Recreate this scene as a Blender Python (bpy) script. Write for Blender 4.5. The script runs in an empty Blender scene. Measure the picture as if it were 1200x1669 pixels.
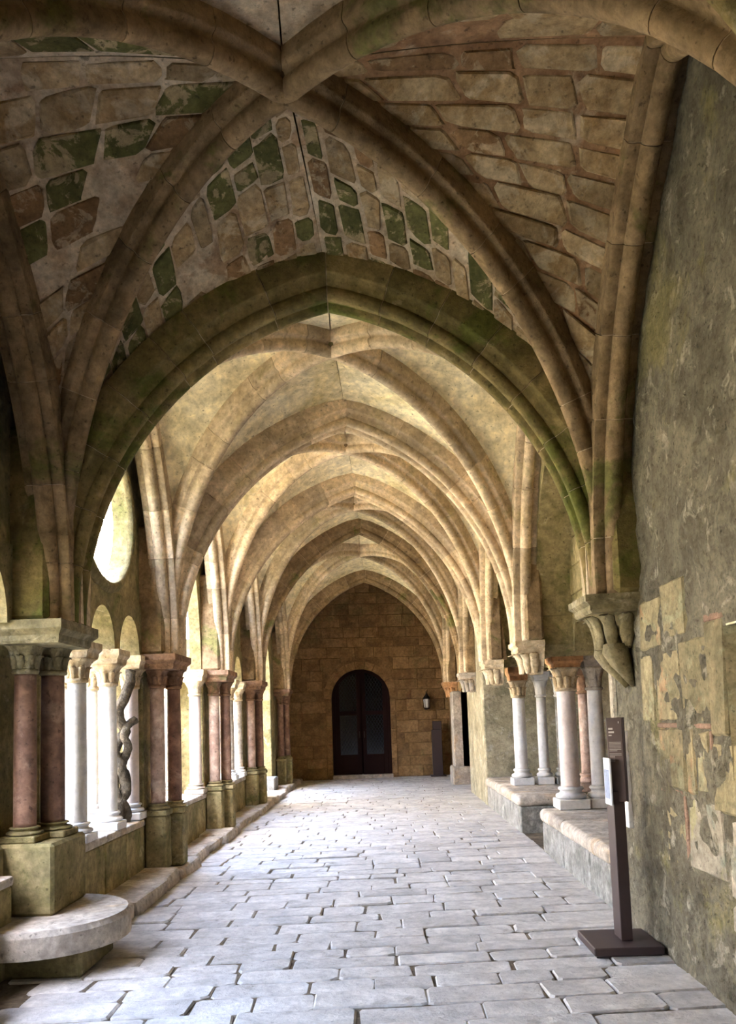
import bpy, bmesh, math, random
from mathutils import Vector, Matrix, noise
from mathutils.geometry import tessellate_polygon
R = random.Random(7)
PI = math.pi
scene = bpy.context.scene
COL = scene.collection

# ------------------------------------------------------------------ camera
F, PX, PY, VX, VY, ROLL, EYE = 1280.0, 600.0, 1061.0, 622.0, 1170.0, 0.035, 1.55
d = Vector(((VX-PX)/F, -(VY-PY)/F, -1)).normalized()
u = Vector((-math.sin(ROLL), math.cos(ROLL), 0)); u = (u - d*u.dot(d)).normalized()
r = d.cross(u)
cam = bpy.data.cameras.new('camera'); cam_o = bpy.data.objects.new('camera', cam); COL.objects.link(cam_o)
cam.sensor_fit = 'VERTICAL'; cam.sensor_height = 36; cam.sensor_width = 36
cam.lens = F/1669*36; cam.shift_x = 0; cam.shift_y = (PY-834.5)/1669
cam.clip_start = .05; cam.clip_end = 300
cam_o.matrix_world = Matrix(((r.x, r.y, r.z, 0), (d.x, d.y, d.z, 0), (u.x, u.y, u.z, EYE), (0, 0, 0, 1)))
scene.camera = cam_o

# ------------------------------------------------------------------ light
world = bpy.data.worlds.new('sky'); scene.world = world; world.use_nodes = True
wn = world.node_tree.nodes; wl = world.node_tree.links
bg = wn['Background']; sky = wn.new('ShaderNodeTexSky'); sky.sky_type = 'NISHITA'
sky.sun_disc = False; sky.sun_elevation = math.radians(52); sky.sun_rotation = math.radians(150); sky.dust_density = 5.0
wl.new(sky.outputs[0], bg.inputs[0]); bg.inputs[1].default_value = 1.0
sun = bpy.data.lights.new('sun', 'SUN'); sun_o = bpy.data.objects.new('sun', sun); COL.objects.link(sun_o)
sun.energy = 8.5; sun.angle = math.radians(.6); sun.color = (1, .965, .91)
sun_o.rotation_euler = Vector((-.17, .60, -.78)).to_track_quat('-Z', 'Y').to_euler()
sun_o.location = (0, 0, 20)
vs = scene.view_settings
vs.view_transform = 'Standard'; vs.look = 'None'; vs.gamma = 1; vs.use_curve_mapping = False
vs.exposure = 3.1

# ------------------------------------------------------------------ materials
def lin(c):
    return tuple(((v/255)/12.92 if v/255 <= .04045 else ((v/255+.055)/1.055)**2.4) for v in c)
MATS = {}
def stone(name, c1, c2, scale=3.0, stains=(), bump=.35, rand=.25, rough=.9, fine=18, pits=.0, grit=1.0):
    """mottled stone: two-tone noise, fine grain, shaped stains, value spread per piece"""
    m = bpy.data.materials.new(name); m.use_nodes = True; MATS[name] = m
    n = m.node_tree.nodes; l = m.node_tree.links; b = n['Principled BSDF']
    b.inputs['Roughness'].default_value = rough
    b.inputs['Specular IOR Level'].default_value = .25
    geo = n.new('ShaderNodeNewGeometry'); oi = n.new('ShaderNodeObjectInfo')
    add = n.new('ShaderNodeVectorMath'); add.operation = 'MULTIPLY_ADD'
    rv = n.new('ShaderNodeCombineXYZ')
    for i in range(3): l.new(oi.outputs['Random'], rv.inputs[i])
    l.new(rv.outputs[0], add.inputs[0]); add.inputs[1].default_value = (3.1, 5.7, 4.3); l.new(geo.outputs['Position'], add.inputs[2])
    pos = add.outputs[0]
    def nz(s, det=5, ro=.6, dist=0.0, pos=pos):
        t = n.new('ShaderNodeTexNoise'); t.inputs['Scale'].default_value = s; t.inputs['Detail'].default_value = det
        t.inputs['Roughness'].default_value = ro; t.inputs['Distortion'].default_value = dist; l.new(pos, t.inputs['Vector']); return t.outputs['Fac']
    def ramp(fac, a, bb):
        t = n.new('ShaderNodeMapRange'); t.inputs['From Min'].default_value = a; t.inputs['From Max'].default_value = bb
        t.interpolation_type = 'SMOOTHSTEP'; l.new(fac, t.inputs['Value']); return t.outputs[0]
    def mix(fac, a, bb, mode='MIX'):
        t = n.new('ShaderNodeMix'); t.data_type = 'RGBA'; t.blend_type = mode
        if isinstance(fac, float): t.inputs[0].default_value = fac
        else: l.new(fac, t.inputs[0])
        for k, v in ((6, a), (7, bb)):
            if isinstance(v, tuple): t.inputs[k].default_value = (*v, 1)
            else: l.new(v, t.inputs[k])
        return t.outputs[2]
    f1 = nz(scale, 6, .65, .3)
    col = mix(ramp(f1, .35, .65), lin(c1), lin(c2))
    for (c, s, t0, soft, amt) in stains:
        mm = n.new('ShaderNodeMath'); mm.operation = 'MULTIPLY'; mm.inputs[1].default_value = amt
        l.new(ramp(nz(s, 6, .66, .6, geo.outputs['Position']), t0, t0+soft), mm.inputs[0])
        col = mix(mm.outputs[0], col, lin(c))
    g = nz(fine, 6, .7)
    gm = n.new('ShaderNodeMapRange'); gm.inputs['From Min'].default_value = .25; gm.inputs['From Max'].default_value = .75
    gm.inputs['To Min'].default_value = 1-.42*grit; gm.inputs['To Max'].default_value = 1+.32*grit; l.new(g, gm.inputs['Value'])
    md = n.new('ShaderNodeMapRange'); md.inputs['From Min'].default_value = .3; md.inputs['From Max'].default_value = .7
    md.inputs['To Min'].default_value = 1-.28*grit; md.inputs['To Max'].default_value = 1+.2*grit; l.new(nz(6.5, 5, .6, .8, geo.outputs['Position']), md.inputs['Value'])
    sp = n.new('ShaderNodeMapRange'); sp.inputs['From Min'].default_value = .63; sp.inputs['From Max'].default_value = .72
    sp.inputs['To Min'].default_value = 1; sp.inputs['To Max'].default_value = 1-.5*grit; l.new(nz(30, 3, .5, 0, geo.outputs['Position']), sp.inputs['Value'])
    ms = n.new('ShaderNodeMath'); ms.operation = 'MULTIPLY'; l.new(md.outputs[0], ms.inputs[0]); l.new(sp.outputs[0], ms.inputs[1])
    rm = n.new('ShaderNodeMapRange'); rm.inputs['To Min'].default_value = 1-rand; rm.inputs['To Max'].default_value = 1+rand
    l.new(oi.outputs['Random'], rm.inputs['Value'])
    mu = n.new('ShaderNodeMath'); mu.operation = 'MULTIPLY'; l.new(gm.outputs[0], mu.inputs[0]); l.new(rm.outputs[0], mu.inputs[1])
    vm = n.new('ShaderNodeVectorMath'); vm.operation = 'SCALE'; l.new(col, vm.inputs[0])
    mu2 = n.new('ShaderNodeMath'); mu2.operation = 'MULTIPLY'; l.new(mu.outputs[0], mu2.inputs[0]); l.new(ms.outputs[0], mu2.inputs[1]); l.new(mu2.outputs[0], vm.inputs['Scale'])
    l.new(vm.outputs[0], b.inputs['Base Color'])
    h = n.new('ShaderNodeMath'); h.operation = 'MULTIPLY_ADD'; l.new(f1, h.inputs[0]); h.inputs[1].default_value = 1.2; l.new(g, h.inputs[2])
    hh = h.outputs[0]
    if pits:
        pz = ramp(nz(fine*1.6, 3, .5), .62, .72)
        p = n.new('ShaderNodeMath'); p.operation = 'MULTIPLY_ADD'; l.new(pz, p.inputs[0]); p.inputs[1].default_value = -pits; l.new(hh, p.inputs[2]); hh = p.outputs[0]
    bp = n.new('ShaderNodeBump'); bp.inputs['Strength'].default_value = bump; bp.inputs['Distance'].default_value = .03
    l.new(hh, bp.inputs['Height']); l.new(bp.outputs[0], b.inputs['Normal'])
    return m
def plain(name, c, rough=.5, metal=0., spec=.4, noise_amt=.12, scale=25):
    m = bpy.data.materials.new(name); m.use_nodes = True; MATS[name] = m
    n = m.node_tree.nodes; l = m.node_tree.links; b = n['Principled BSDF']
    b.inputs['Roughness'].default_value = rough; b.inputs['Metallic'].default_value = metal; b.inputs['Specular IOR Level'].default_value = spec
    t = n.new('ShaderNodeTexNoise'); t.inputs['Scale'].default_value = scale
    tc = n.new('ShaderNodeTexCoord'); l.new(tc.outputs['Object'], t.inputs['Vector'])
    cr = n.new('ShaderNodeMapRange'); cr.inputs['To Min'].default_value = 1-noise_amt; cr.inputs['To Max'].default_value = 1+noise_amt
    l.new(t.outputs['Fac'], cr.inputs['Value'])
    v = n.new('ShaderNodeVectorMath'); v.operation = 'SCALE'; v.inputs[0].default_value = lin(c); l.new(cr.outputs[0], v.inputs['Scale'])
    l.new(v.outputs[0], b.inputs['Base Color'])
    return m
GREEN = (92, 98, 44); DGREEN = (70, 78, 34)
M_paving = stone('paving_limestone', (206, 199, 190), (182, 175, 166), 2.2, (((128, 118, 104), 3.5, .58, .12, .5),), .5, .10, .75, 14, grit=.6)
M_mortar = stone('dusty_floor_joint', (120, 104, 84), (92, 78, 60), 6, (), .5, .05)
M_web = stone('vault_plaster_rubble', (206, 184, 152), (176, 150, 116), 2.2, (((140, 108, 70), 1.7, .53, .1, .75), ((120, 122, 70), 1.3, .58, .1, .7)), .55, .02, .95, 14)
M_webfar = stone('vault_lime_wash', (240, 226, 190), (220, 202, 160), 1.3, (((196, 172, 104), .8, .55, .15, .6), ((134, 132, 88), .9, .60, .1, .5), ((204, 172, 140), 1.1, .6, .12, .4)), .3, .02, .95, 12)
M_webmortar = stone('vault_lime_joint', (212, 194, 166), (186, 160, 130), 5, (((150, 112, 78), 2.3, .56, .08, .6),), .5, .02, .95, 22)
M_brownjoint = stone('brown_vault_joint', (168, 132, 98), (140, 104, 74), 4, (((206, 184, 154), 2.3, .55, .1, .8),), .5, .02, .95, 22)
M_wstone = stone('vault_web_stone', (190, 166, 128), (150, 122, 84), 4, (((196, 178, 148), 5, .5, .12, .7),), .5, .24, .95, 24)
M_wgreen = stone('mossy_web_stone', (116, 112, 68), (90, 90, 50), 4, (((190, 168, 130), 6, .52, .06, .75),), .5, .22, .95, 24)
M_wbrown = stone('brown_web_stone', (158, 124, 88), (132, 102, 70), 4, (((196, 174, 140), 6, .52, .06, .7),), .5, .22, .95, 24)
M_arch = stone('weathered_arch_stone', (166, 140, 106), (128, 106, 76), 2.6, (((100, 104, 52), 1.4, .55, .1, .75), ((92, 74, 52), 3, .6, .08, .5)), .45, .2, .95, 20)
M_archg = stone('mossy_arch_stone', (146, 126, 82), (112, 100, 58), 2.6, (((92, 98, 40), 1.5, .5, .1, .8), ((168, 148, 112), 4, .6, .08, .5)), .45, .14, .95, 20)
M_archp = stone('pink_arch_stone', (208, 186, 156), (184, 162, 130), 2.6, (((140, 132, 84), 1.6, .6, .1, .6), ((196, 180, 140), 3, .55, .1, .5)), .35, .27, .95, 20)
M_pierstone = stone('greenish_pier_stone', (156, 140, 100), (122, 112, 74), 3, (((104, 106, 58), 1.6, .54, .12, .7), ((190, 176, 144), 4, .6, .1, .5)), .45, .1, .95, 20)
M_rubble = stone('lichened_wall_render', (124, 117, 98), (94, 88, 72), 2.4, (((176, 168, 148), 5, .56, .08, .55), ((78, 74, 54), 7, .58, .06, .6), ((148, 138, 84), 1.2, .56, .12, .5)), .9, .02, .95, 26, pits=.8)
M_farwall = stone('grey_dressed_wall', (176, 164, 136), (146, 138, 112), 2.4, (((120, 112, 84), 1.6, .54, .1, .6), ((196, 188, 172), 4, .57, .08, .6)), .5, .05, .95, 20)
M_ashlar = stone('yellow_ashlar', (152, 138, 106), (126, 117, 88), 3, (((150, 150, 120), 4, .55, .1, .6), ((168, 124, 92), 3, .58, .08, .5)), .55, .16, .95, 24, pits=.3)
M_ashlarw = stone('pale_ashlar', (176, 164, 144), (146, 138, 120), 3, (((122, 126, 110), 4, .52, .1, .7), ((150, 146, 90), 3, .58, .08, .5)), .5, .1, .95, 24, pits=.3)
M_redmortar = stone('red_mortar', (156, 124, 104), (130, 108, 90), 6, (), .6, .05)
M_bench = stone('worn_bench_stone', (194, 182, 166), (164, 152, 138), 2.6, (((196, 166, 128), 2, .54, .12, .6), ((120, 114, 100), 5, .6, .1, .6)), .4, .06, .85, 18)
M_grey = stone('grey_bench_stone', (158, 154, 146), (126, 124, 116), 3.5, (((190, 182, 170), 3, .55, .1, .6),), .5, .06, .9, 22)
M_white = stone('white_marble', (226, 222, 216), (204, 200, 196), 2.5, (((180, 176, 170), 4, .6, .1, .5),), .15, .05, .5, 14, grit=.35)
M_pinkw = stone('pinkish_white_marble', (222, 206, 196), (204, 188, 178), 2.5, (((186, 158, 144), 2.5, .56, .12, .5),), .15, .05, .5, 14, grit=.35)
M_red = stone('red_veined_marble', (144, 112, 94), (112, 84, 70), 3, (((178, 150, 130), 3.5, .56, .1, .6),), .2, .12, .55, 14)
M_pinkm = stone('pink_veined_marble', (184, 158, 140), (156, 126, 110), 3, (((206, 186, 168), 2.8, .52, .12, .7),), .2, .1, .55, 14)
M_cap = stone('carved_capital_stone', (214, 196, 164), (184, 160, 124), 5, (((140, 118, 84), 6, .58, .1, .5),), .35, .06, .9, 22)
M_capg = stone('grey_carved_stone', (150, 138, 106), (118, 108, 78), 5, (((176, 166, 140), 6, .56, .1, .6),), .5, .08, .95, 24)
M_capr = stone('brown_carved_stone', (150, 116, 90), (116, 88, 66), 5, (((96, 96, 60), 3, .56, .1, .6),), .4, .08, .95, 24)
M_orange = stone('orange_sandstone', (208, 160, 112), (180, 132, 90), 3, (), .35, .06, .95, 18)
M_endwall = stone('ochre_end_wall', (164, 130, 88), (132, 102, 66), 2, (((128, 112, 72), 1.3, .55, .1, .6), ((140, 84, 56), 2.3, .62, .06, .5)), .5, .2, .95, 18)
M_outer = stone('pale_court_masonry', (228, 220, 206), (208, 198, 182), 1.5, (), .3, .08, .95, 10)
M_ground = stone('court_gravel', (150, 146, 130), (124, 118, 100), 1.2, (((110, 128, 66), .5, .5, .15, .8),), .4, .02, .95, 20)
M_dark = plain('brown_powder_coat', (62, 48, 46), .45)
M_panel = plain('brown_sign_face', (98, 84, 80), .5)
M_print = plain('pale_print', (206, 200, 196), .6)
M_paper = plain('white_paper', (236, 240, 246), .6, noise_amt=.04)
M_photo = plain('blue_grey_photo_print', (128, 142, 170), .5, noise_amt=.5, scale=40)
M_door = plain('dark_door_wood', (34, 18, 16), .8, spec=.1, noise_amt=.3)
M_pane = plain('dark_leaded_glass', (14, 14, 17), .15, spec=.4)
M_lead = plain('lead_strip', (40, 40, 44), .7, spec=.2)
M_iron = plain('dark_iron', (46, 40, 34), .5, .6)
M_lamp = plain('frosted_lamp_glass', (226, 222, 214), .3)
M_bark = stone('grey_vine_bark', (136, 124, 106), (86, 76, 62), 9, (), 1.0, .1, .95, 60)
M_leaf = plain('green_leaf', (112, 150, 58), .5, noise_amt=.4, scale=6)
M_ochre = plain('ochre_render', (206, 168, 104), .9)

# ------------------------------------------------------------------ helpers
def link(o, parent=None):
    COL.objects.link(o)
    if parent is not None: o.parent = parent
    return o
def pyobj(name, verts, faces, mat, parent=None, smooth=False):
    me = bpy.data.meshes.new(name); me.from_pydata([tuple(v) for v in verts], [], faces); me.update()
    if smooth: me.polygons.foreach_set('use_smooth', [True]*len(me.polygons))
    me.materials.append(mat)
    return link(bpy.data.objects.new(name, me), parent)
def bmobj(name, bm, mat, parent=None, smooth=False):
    bmesh.ops.recalc_face_normals(bm, faces=bm.faces)
    me = bpy.data.meshes.new(name); bm.to_mesh(me); bm.free()
    if smooth: me.polygons.foreach_set('use_smooth', [True]*len(me.polygons))
    me.materials.append(mat)
    return link(bpy.data.objects.new(name, me), parent)
def tag(o, label, cat, group=None):
    o['label'] = label; o['category'] = cat
    if group: o['group'] = group
    return o
def struct(o, label=None):
    o['kind'] = 'structure'
    if label: o['label'] = label
    return o
def empty(name, loc=(0, 0, 0), parent=None):
    o = bpy.data.objects.new(name, None); o.empty_display_size = .1; o.location = loc
    return link(o, parent)
def bbox(bm, x0, x1, y0, y1, z0, z1, bev=0.0, jit=0.0, rr=R, segs=1):
    """bevelled box, corners optionally jittered"""
    vs_ = [bm.verts.new((x + (rr.uniform(-jit, jit) if jit else 0), y + (rr.uniform(-jit, jit) if jit else 0), z + (rr.uniform(-jit, jit)*.5 if jit else 0)))
           for z in (z0, z1) for y in (y0, y1) for x in (x0, x1)]
    fs = [(0, 2, 3, 1), (4, 5, 7, 6), (0, 1, 5, 4), (2, 6, 7, 3), (0, 4, 6, 2), (1, 3, 7, 5)]
    nf = [bm.faces.new([vs_[i] for i in f]) for f in fs]
    if bev:
        es = list({e for f in nf for e in f.edges})
        bmesh.ops.bevel(bm, geom=es, offset=bev, segments=segs, affect='EDGES', profile=.5, clamp_overlap=True)
def box(name, x0, x1, y0, y1, z0, z1, mat, parent=None, bev=.01, jit=0.0, segs=1):
    bm = bmesh.new(); bbox(bm, x0, x1, y0, y1, z0, z1, bev, jit, R, segs); return bmobj(name, bm, mat, parent)
def lathe(name, prof, mat, parent=None, n=20, smooth=True):
    v, f = [], []
    for (rad, z) in prof:
        for i in range(n):
            a = 2*PI*i/n; v.append((rad*math.cos(a), rad*math.sin(a), z))
    k = len(prof)
    for j in range(k-1):
        for i in range(n):
            f.append((j*n+i, j*n+(i+1) % n, (j+1)*n+(i+1) % n, (j+1)*n+i))
    f.append(tuple(range(n-1, -1, -1))); f.append(tuple((k-1)*n+i for i in range(n)))
    return pyobj(name, v, f, mat, parent, smooth)
def tube(bm, pts, radii, n=8):
    rings = []
    for i, p in enumerate(pts):
        p = Vector(p); t = (Vector(pts[min(i+1, len(pts)-1)]) - Vector(pts[max(i-1, 0)])).normalized()
        a = t.orthogonal().normalized() if i == 0 else (a - t*a.dot(t)).normalized()
        b = t.cross(a)
        rings.append([bm.verts.new(p + (a*math.cos(2*PI*k/n) + b*math.sin(2*PI*k/n))*radii[i]*(1+.12*math.sin(3*k+i*1.3)+.1*math.sin(i*.9+k*.5))) for k in range(n)])
    for q in range(len(rings)-1):
        for k in range(n): bm.faces.new((rings[q][k], rings[q][(k+1) % n], rings[q+1][(k+1) % n], rings[q+1][k]))
    bm.faces.new(rings[0][::-1]); bm.faces.new(rings[-1])
def extrude_shape(name, outer, holes, x0, x1, mat, parent=None):
    """flat outline in (y, z) with holes, given thickness from x0 to x1"""
    polys = [[Vector((p[0], p[1], 0)) for p in outer]] + [[Vector((p[0], p[1], 0)) for p in h] for h in holes]
    tris = tessellate_polygon(polys)
    flat = [p for pl in polys for p in pl]; n = len(flat)
    v = [(x0, p.x, p.y) for p in flat] + [(x1, p.x, p.y) for p in flat]
    f = [tuple(t) for t in tris] + [tuple(i+n for i in reversed(t)) for t in tris]
    off = 0
    for pl in polys:
        k = len(pl)
        for i in range(k):
            a, b = off+i, off+(i+1) % k
            f.append((a, b, b+n, a+n))
        off += k
    me = bpy.data.meshes.new(name); me.from_pydata(v, [], f); me.update()
    bm = bmesh.new(); bm.from_mesh(me); bpy.data.meshes.remove(me)
    return bmobj(name, bm, mat, parent)

# ------------------------------------------------------------------ bay lines
#      gallery axis = +Y, garden arcade on the left (-X), solid wall on the right (+X)
YL = [-.9, 2.10, 5.40, 8.20, 10.95, 14.0, 18.1]
YR = [-.9, 2.10, 5.50, 8.75, 11.6, 14.8, 18.6]
APEX = [4.5, 4.5, 4.53, 4.76, 4.82, 4.98, 4.76]          # crown of each cross arch (underside)
KEY = [4.88, 4.88, 4.86, 4.95, 5.0, 4.95]                # underside of ribs at each bay centre
ZL, ZR = 2.27, 2.33
XL, XR = -2.06, 1.49
XFL, XFR = -2.2, 1.62
N2 = 24

def pointed(P, Q, apex, n=N2, ellipse=False):
    """two-centred pointed arch from P to Q (springing points), list of points and the arch plane axis"""
    P, Q = Vector(P), Vector(Q); mid = (P+Q)/2; out = []
    for (S, sgn) in ((P, 1), (Q, -1)):
        h = Vector((mid.x-S.x, mid.y-S.y, 0)); s = h.length; h.normalize(); rise = apex-S.z
        rad = (s*s+rise*rise)/(2*s)
        th = math.asin(min(1, rise/rad)) if rise > s*.2 else PI/2
        if rise < s: rad = None
        half = []
        for i in range(n+1):
            if rad is None or ellipse:
                a = PI/2*i/n; half.append(S + h*(s*(1-math.cos(a))) + Vector((0, 0, rise*math.sin(a))))
            else:
                a = th*i/n; half.append(S + h*(rad*(1-math.cos(a))) + Vector((0, 0, rad*math.sin(a))))
        out.append(half)
    return out[0], out[1]
def quarter(S, K, n=N2):
    S, K = Vector(S), Vector(K); h = Vector((K.x-S.x, K.y-S.y, 0)); s = h.length; h.normalize(); rise = K.z-S.z
    return [S + h*(s*(1-math.cos(PI/2*i/n))**1.0) + Vector((0, 0, rise*math.sin(PI/2*i/n))) for i in range(n+1)]
def frames(pts, axis_dir):
    """outward normal and binormal along a curve lying in the vertical plane through axis_dir"""
    h = Vector((axis_dir[0], axis_dir[1], 0)).normalized(); B = Vector((-h.y, h.x, 0)); Ns = []
    for i in range(len(pts)):
        t = (pts[min(i+1, len(pts)-1)] - pts[max(i-1, 0)]).normalized()
        nrm = Vector((0, 0, 1))*t.dot(h) - h*t.z          # outward: up at the crown, backwards at the springing
        Ns.append(nrm.normalized())
    return Ns, B
def offset(pts, axis_dir, dn):
    Ns, B = frames(pts, axis_dir); return [p + n_*dn for p, n_ in zip(pts, Ns)]

def snap(a, b):
    m = (a[-1]+b[-1])/2; m.z = max(a[-1].z, b[-1].z); a[-1] = m.copy(); b[-1] = m.copy()
def roll(cx, cy, rad, a0, a1, k): return [(cx+rad*math.cos(math.radians(a0+(a1-a0)*i/(k-1))), cy+rad*math.sin(math.radians(a0+(a1-a0)*i/(k-1)))) for i in range(k)]
def mirror(half, centre=None):
    pts = list(half) + ([centre] if centre else []) + [(-b, n_) for (b, n_) in reversed(half)]
    return pts
P_ARCH = mirror([(.19, .34), (.19, .165), (.178, .15), (.152, .145), (.135, .12), (.128, .10)] + roll(.078, .052, .052, 45, -170, 7), (0, .045))
P_RIB = mirror([(.105, .28), (.105, .125), (.092, .112), (.066, .105), (.054, .092)] + roll(0, .06, .06, 25, -70, 5), (0, 0))
P_WALL = mirror([(.13, .26), (.13, .085), (.112, .072), (.07, .075)] + roll(0, .06, .06, 15, -70, 4), (0, 0))

def sweep(name, pts, Ns, B, prof, mat, parent, s=1.0, gap=0.0):
    pts = list(pts)
    if gap:
        pts[0] = pts[0] + (pts[1]-pts[0]).normalized()*gap; pts[-1] = pts[-1] - (pts[-1]-pts[-2]).normalized()*gap
    v, f = [], []; k = len(prof)
    for p, n_ in zip(pts, Ns):
        for (b, q) in prof: v.append(p + B*(b*s) + n_*(q if s == 1 else q*s+.012))
    for j in range(len(pts)-1):
        for i in range(k):
            f.append((j*k+i, j*k+(i+1) % k, (j+1)*k+(i+1) % k, (j+1)*k+i))
    f.append(tuple(range(k-1, -1, -1))); f.append(tuple((len(pts)-1)*k+i for i in range(k)))
    o = pyobj(name, v, f, mat, parent)
    me = o.data; bm = bmesh.new(); bm.from_mesh(me); bmesh.ops.recalc_face_normals(bm, faces=bm.faces); bm.to_mesh(me); bm.free()
    me.polygons.foreach_set('use_smooth', [len(p.vertices) == 4 for p in me.polygons])
    try: me.set_sharp_from_angle(angle=math.radians(50))
    except Exception: pass
    return o
def pieces(root, pts, axis_dir, prof, mats, count, name, rr):
    """cut a swept moulding into single stones with open joints, over a mortar core"""
    Ns, B = frames(pts, axis_dir); n = len(pts)-1
    Ns[-1] = Vector((0, 0, 1/max(.5, Ns[-1].z)))
    cuts = [0]
    for i in range(1, count): cuts.append(max(cuts[-1]+1, min(n-(count-i), round(n*(i/count + rr.uniform(-.25, .25)/count)))))
    cuts.append(n)
    for a, b in zip(cuts[:-1], cuts[1:]):
        sweep(name, pts[a:b+1], Ns[a:b+1], B, prof, rr.choice(mats), root, 1.0, .003)
    sweep('mortar_core', pts, Ns, B, prof, M_webmortar, root, .93)

# ------------------------------------------------------------------ floor
fl = struct(box('floor', -2.5, 9, -7, 21.6, -.3, -.011, M_mortar, None, 0), 'worn stone slab paving of the cloister gallery')
fr = random.Random(3); y = 3.2; late = bmesh.new(); count = 0
SK = .06
def outline_stone(rr, x0, x1, y0, y1):
    g = .0035; x0 += g; x1 -= g; y0 += g; y1 -= g; pts = []
    c = min(rr.uniform(.012, .035), (x1-x0)*.2, (y1-y0)*.25)
    raw = [(x0+c, y0), ((x0+x1)/2, y0), (x1-c, y0), (x1, y0+c), (x1, y1-c), (x1-c, y1), ((x0+x1)/2, y1), (x0+c, y1), (x0, y1-c), (x0, y0+c)]
    for (a, b) in raw: pts.append((a+rr.uniform(-.009, .009), b+rr.uniform(-.010, .010)+SK*a))
    return pts
def stone_mesh(bm, pts, z, dz, rr):
    tx, ty = rr.uniform(-.012, .012), rr.uniform(-.012, .012)
    cx = sum(p[0] for p in pts)/len(pts); cy = sum(p[1] for p in pts)/len(pts)
    lo = [bm.verts.new((p[0], p[1], z-.05)) for p in pts]
    mi = [bm.verts.new((p[0], p[1], z-.010+dz+tx*(p[0]-cx))) for p in pts]
    hi = [bm.verts.new((cx+(p[0]-cx)*.965, cy+(p[1]-cy)*.93, z+dz+tx*(p[0]-cx)+ty*(p[1]-cy))) for p in pts]
    k = len(pts)
    for i in range(k):
        j = (i+1) % k
        bm.faces.new((lo[i], lo[j], mi[j], mi[i])); bm.faces.new((mi[i], mi[j], hi[j], hi[i]))
    bm.faces.new(hi)
late_n = 0
while y < 20.9:
    dep = fr.uniform(.19, .3); x = -2.1 - fr.uniform(0, .3)
    while x < 1.74:
        w = fr.uniform(.3, .68)
        if x+w > 1.5: w = 1.80-x
        if y > 16.2 and y < 17.9 and x+w > 1.7: w += .5
        pts = outline_stone(fr, x, x+w, y, y+dep); dz = fr.uniform(-.007, .007)
        if count < 290:
            bm = bmesh.new(); stone_mesh(bm, pts, 0, dz, fr); o = bmobj('paving_stone', bm, M_paving, fl)
            count += 1
        else:
            stone_mesh(late, pts, 0, dz, fr); late_n += 1
        x += w
    y += dep
lo = bmobj('far_paving', late, M_paving, fl); lo['kind'] = 'stuff'
# chapter house floor
box('chapter_house_floor', 1.9, 8, 5, 15, -.06, -.02, M_paving, fl, 0)

# ------------------------------------------------------------------ vault
ceil = struct(empty('ceiling', (0, 0, 0)), 'stone rib vault of the cloister gallery')
box('sky_blocking_roof', -3.25, 9, -8, 22.2, 5.75, 5.95, M_pierstone, ceil, 0)  # unseen slab over the vault, added to block the sky
vr = random.Random(11)
arches = {}
for k in range(7):
    L, Q = pointed((XL, YL[k], ZL), (XR, YR[k], ZR), APEX[k]); arches[k] = (L, Q)
def web_grid(name, Acur, Dcur, mat, ns=8):
    v, f = [], []
    for a, b in zip(Acur, Dcur):
        for j in range(ns+1):
            t = j/ns; sag = .05*math.sin(PI*t)*(1 if True else 0)
            p = a.lerp(b, t); p = p + Vector((0, 0, sag)); v.append(p)
    n = len(Acur)
    for i in range(n-1):
        for j in range(ns):
            q = i*(ns+1)+j; f.append((q, q+1, q+ns+2, q+ns+1))
    return pyobj(name, v, f, mat, ceil, True)
def web_stones(Acur, Dcur, mats, rr, wid, lmin, lmax, centre, lim=1.0, skip=.1):
    """single web stones laid in courses between two ribs, proud of the lime joints"""
    n = len(Acur)-1
    def S(t, u_):
        x = t*n; i = min(int(x), n-1); fr_ = x-i
        a = Acur[i].lerp(Acur[i+1], fr_); b = Dcur[i].lerp(Dcur[i+1], fr_)
        p = a.lerp(b, u_); return p + Vector((0, 0, .05*math.sin(PI*u_)))
    arc = sum((Acur[i+1]-Acur[i]).length for i in range(n)); t = .06; made = 0
    while t < .99:
        # step by true length of the arch side
        i = min(int(t*n), n-1); loc = (Acur[i+1]-Acur[i]).length*n
        dt = rr.uniform(.8, 1.25)*wid/loc; t2 = min(t+dt, .995)
        row = (S((t+t2)/2, 0)-S((t+t2)/2, 1)).length
        if row > .16:
            uu = rr.uniform(-.15, 0)*lmin/row
            while uu < 1:
                du = rr.uniform(lmin, lmax)/row; u0, u1 = max(uu, 0.0), min(uu+du, 1.0); uu += du
                if (u1-u0)*row < .08 or rr.random() < skip: continue
                gu = .012/row; gt = .011/loc
                u0 += gu; u1 -= gu
                ta, tb = t+gt, t2-gt
                q = [S(ta, u0), S(ta, u1), S(tb, u1), S(tb, u0)]
                nrm = (q[1]-q[0]).cross(q[3]-q[0]); nrm.normalize()
                if nrm.dot(centre-q[0]) < 0: nrm = -nrm
                c = sum(q, Vector())/4; pr = rr.uniform(.004, .016); oct_ = []
                for i_ in range(4):
                    p, p_, n_ = q[i_], q[i_-1], q[(i_+1) % 4]
                    for o_ in (p_, n_):
                        e_ = o_-p; oct_.append(p + e_.normalized()*min(.25*e_.length, rr.uniform(.008, .05)) + Vector((rr.uniform(-.012, .012), rr.uniform(-.012, .012), 0)))
                q = oct_
                bot = [p - nrm*.03 for p in q]; mid = [p + nrm*(pr*.3) for p in q]; top = [c + (p-c)*.92 + nrm*pr for p in q]
                v = bot+mid+top; f = []
                for i_ in range(8):
                    j = (i_+1) % 8; f += [(i_, j, 8+j, 8+i_), (8+i_, 8+j, 16+j, 16+i_)]
                f.append(tuple(range(16, 24)))
                pyobj('web_stone', v, f, rr.choice(mats), ceil); made += 1
        t = t2
    return made
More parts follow.
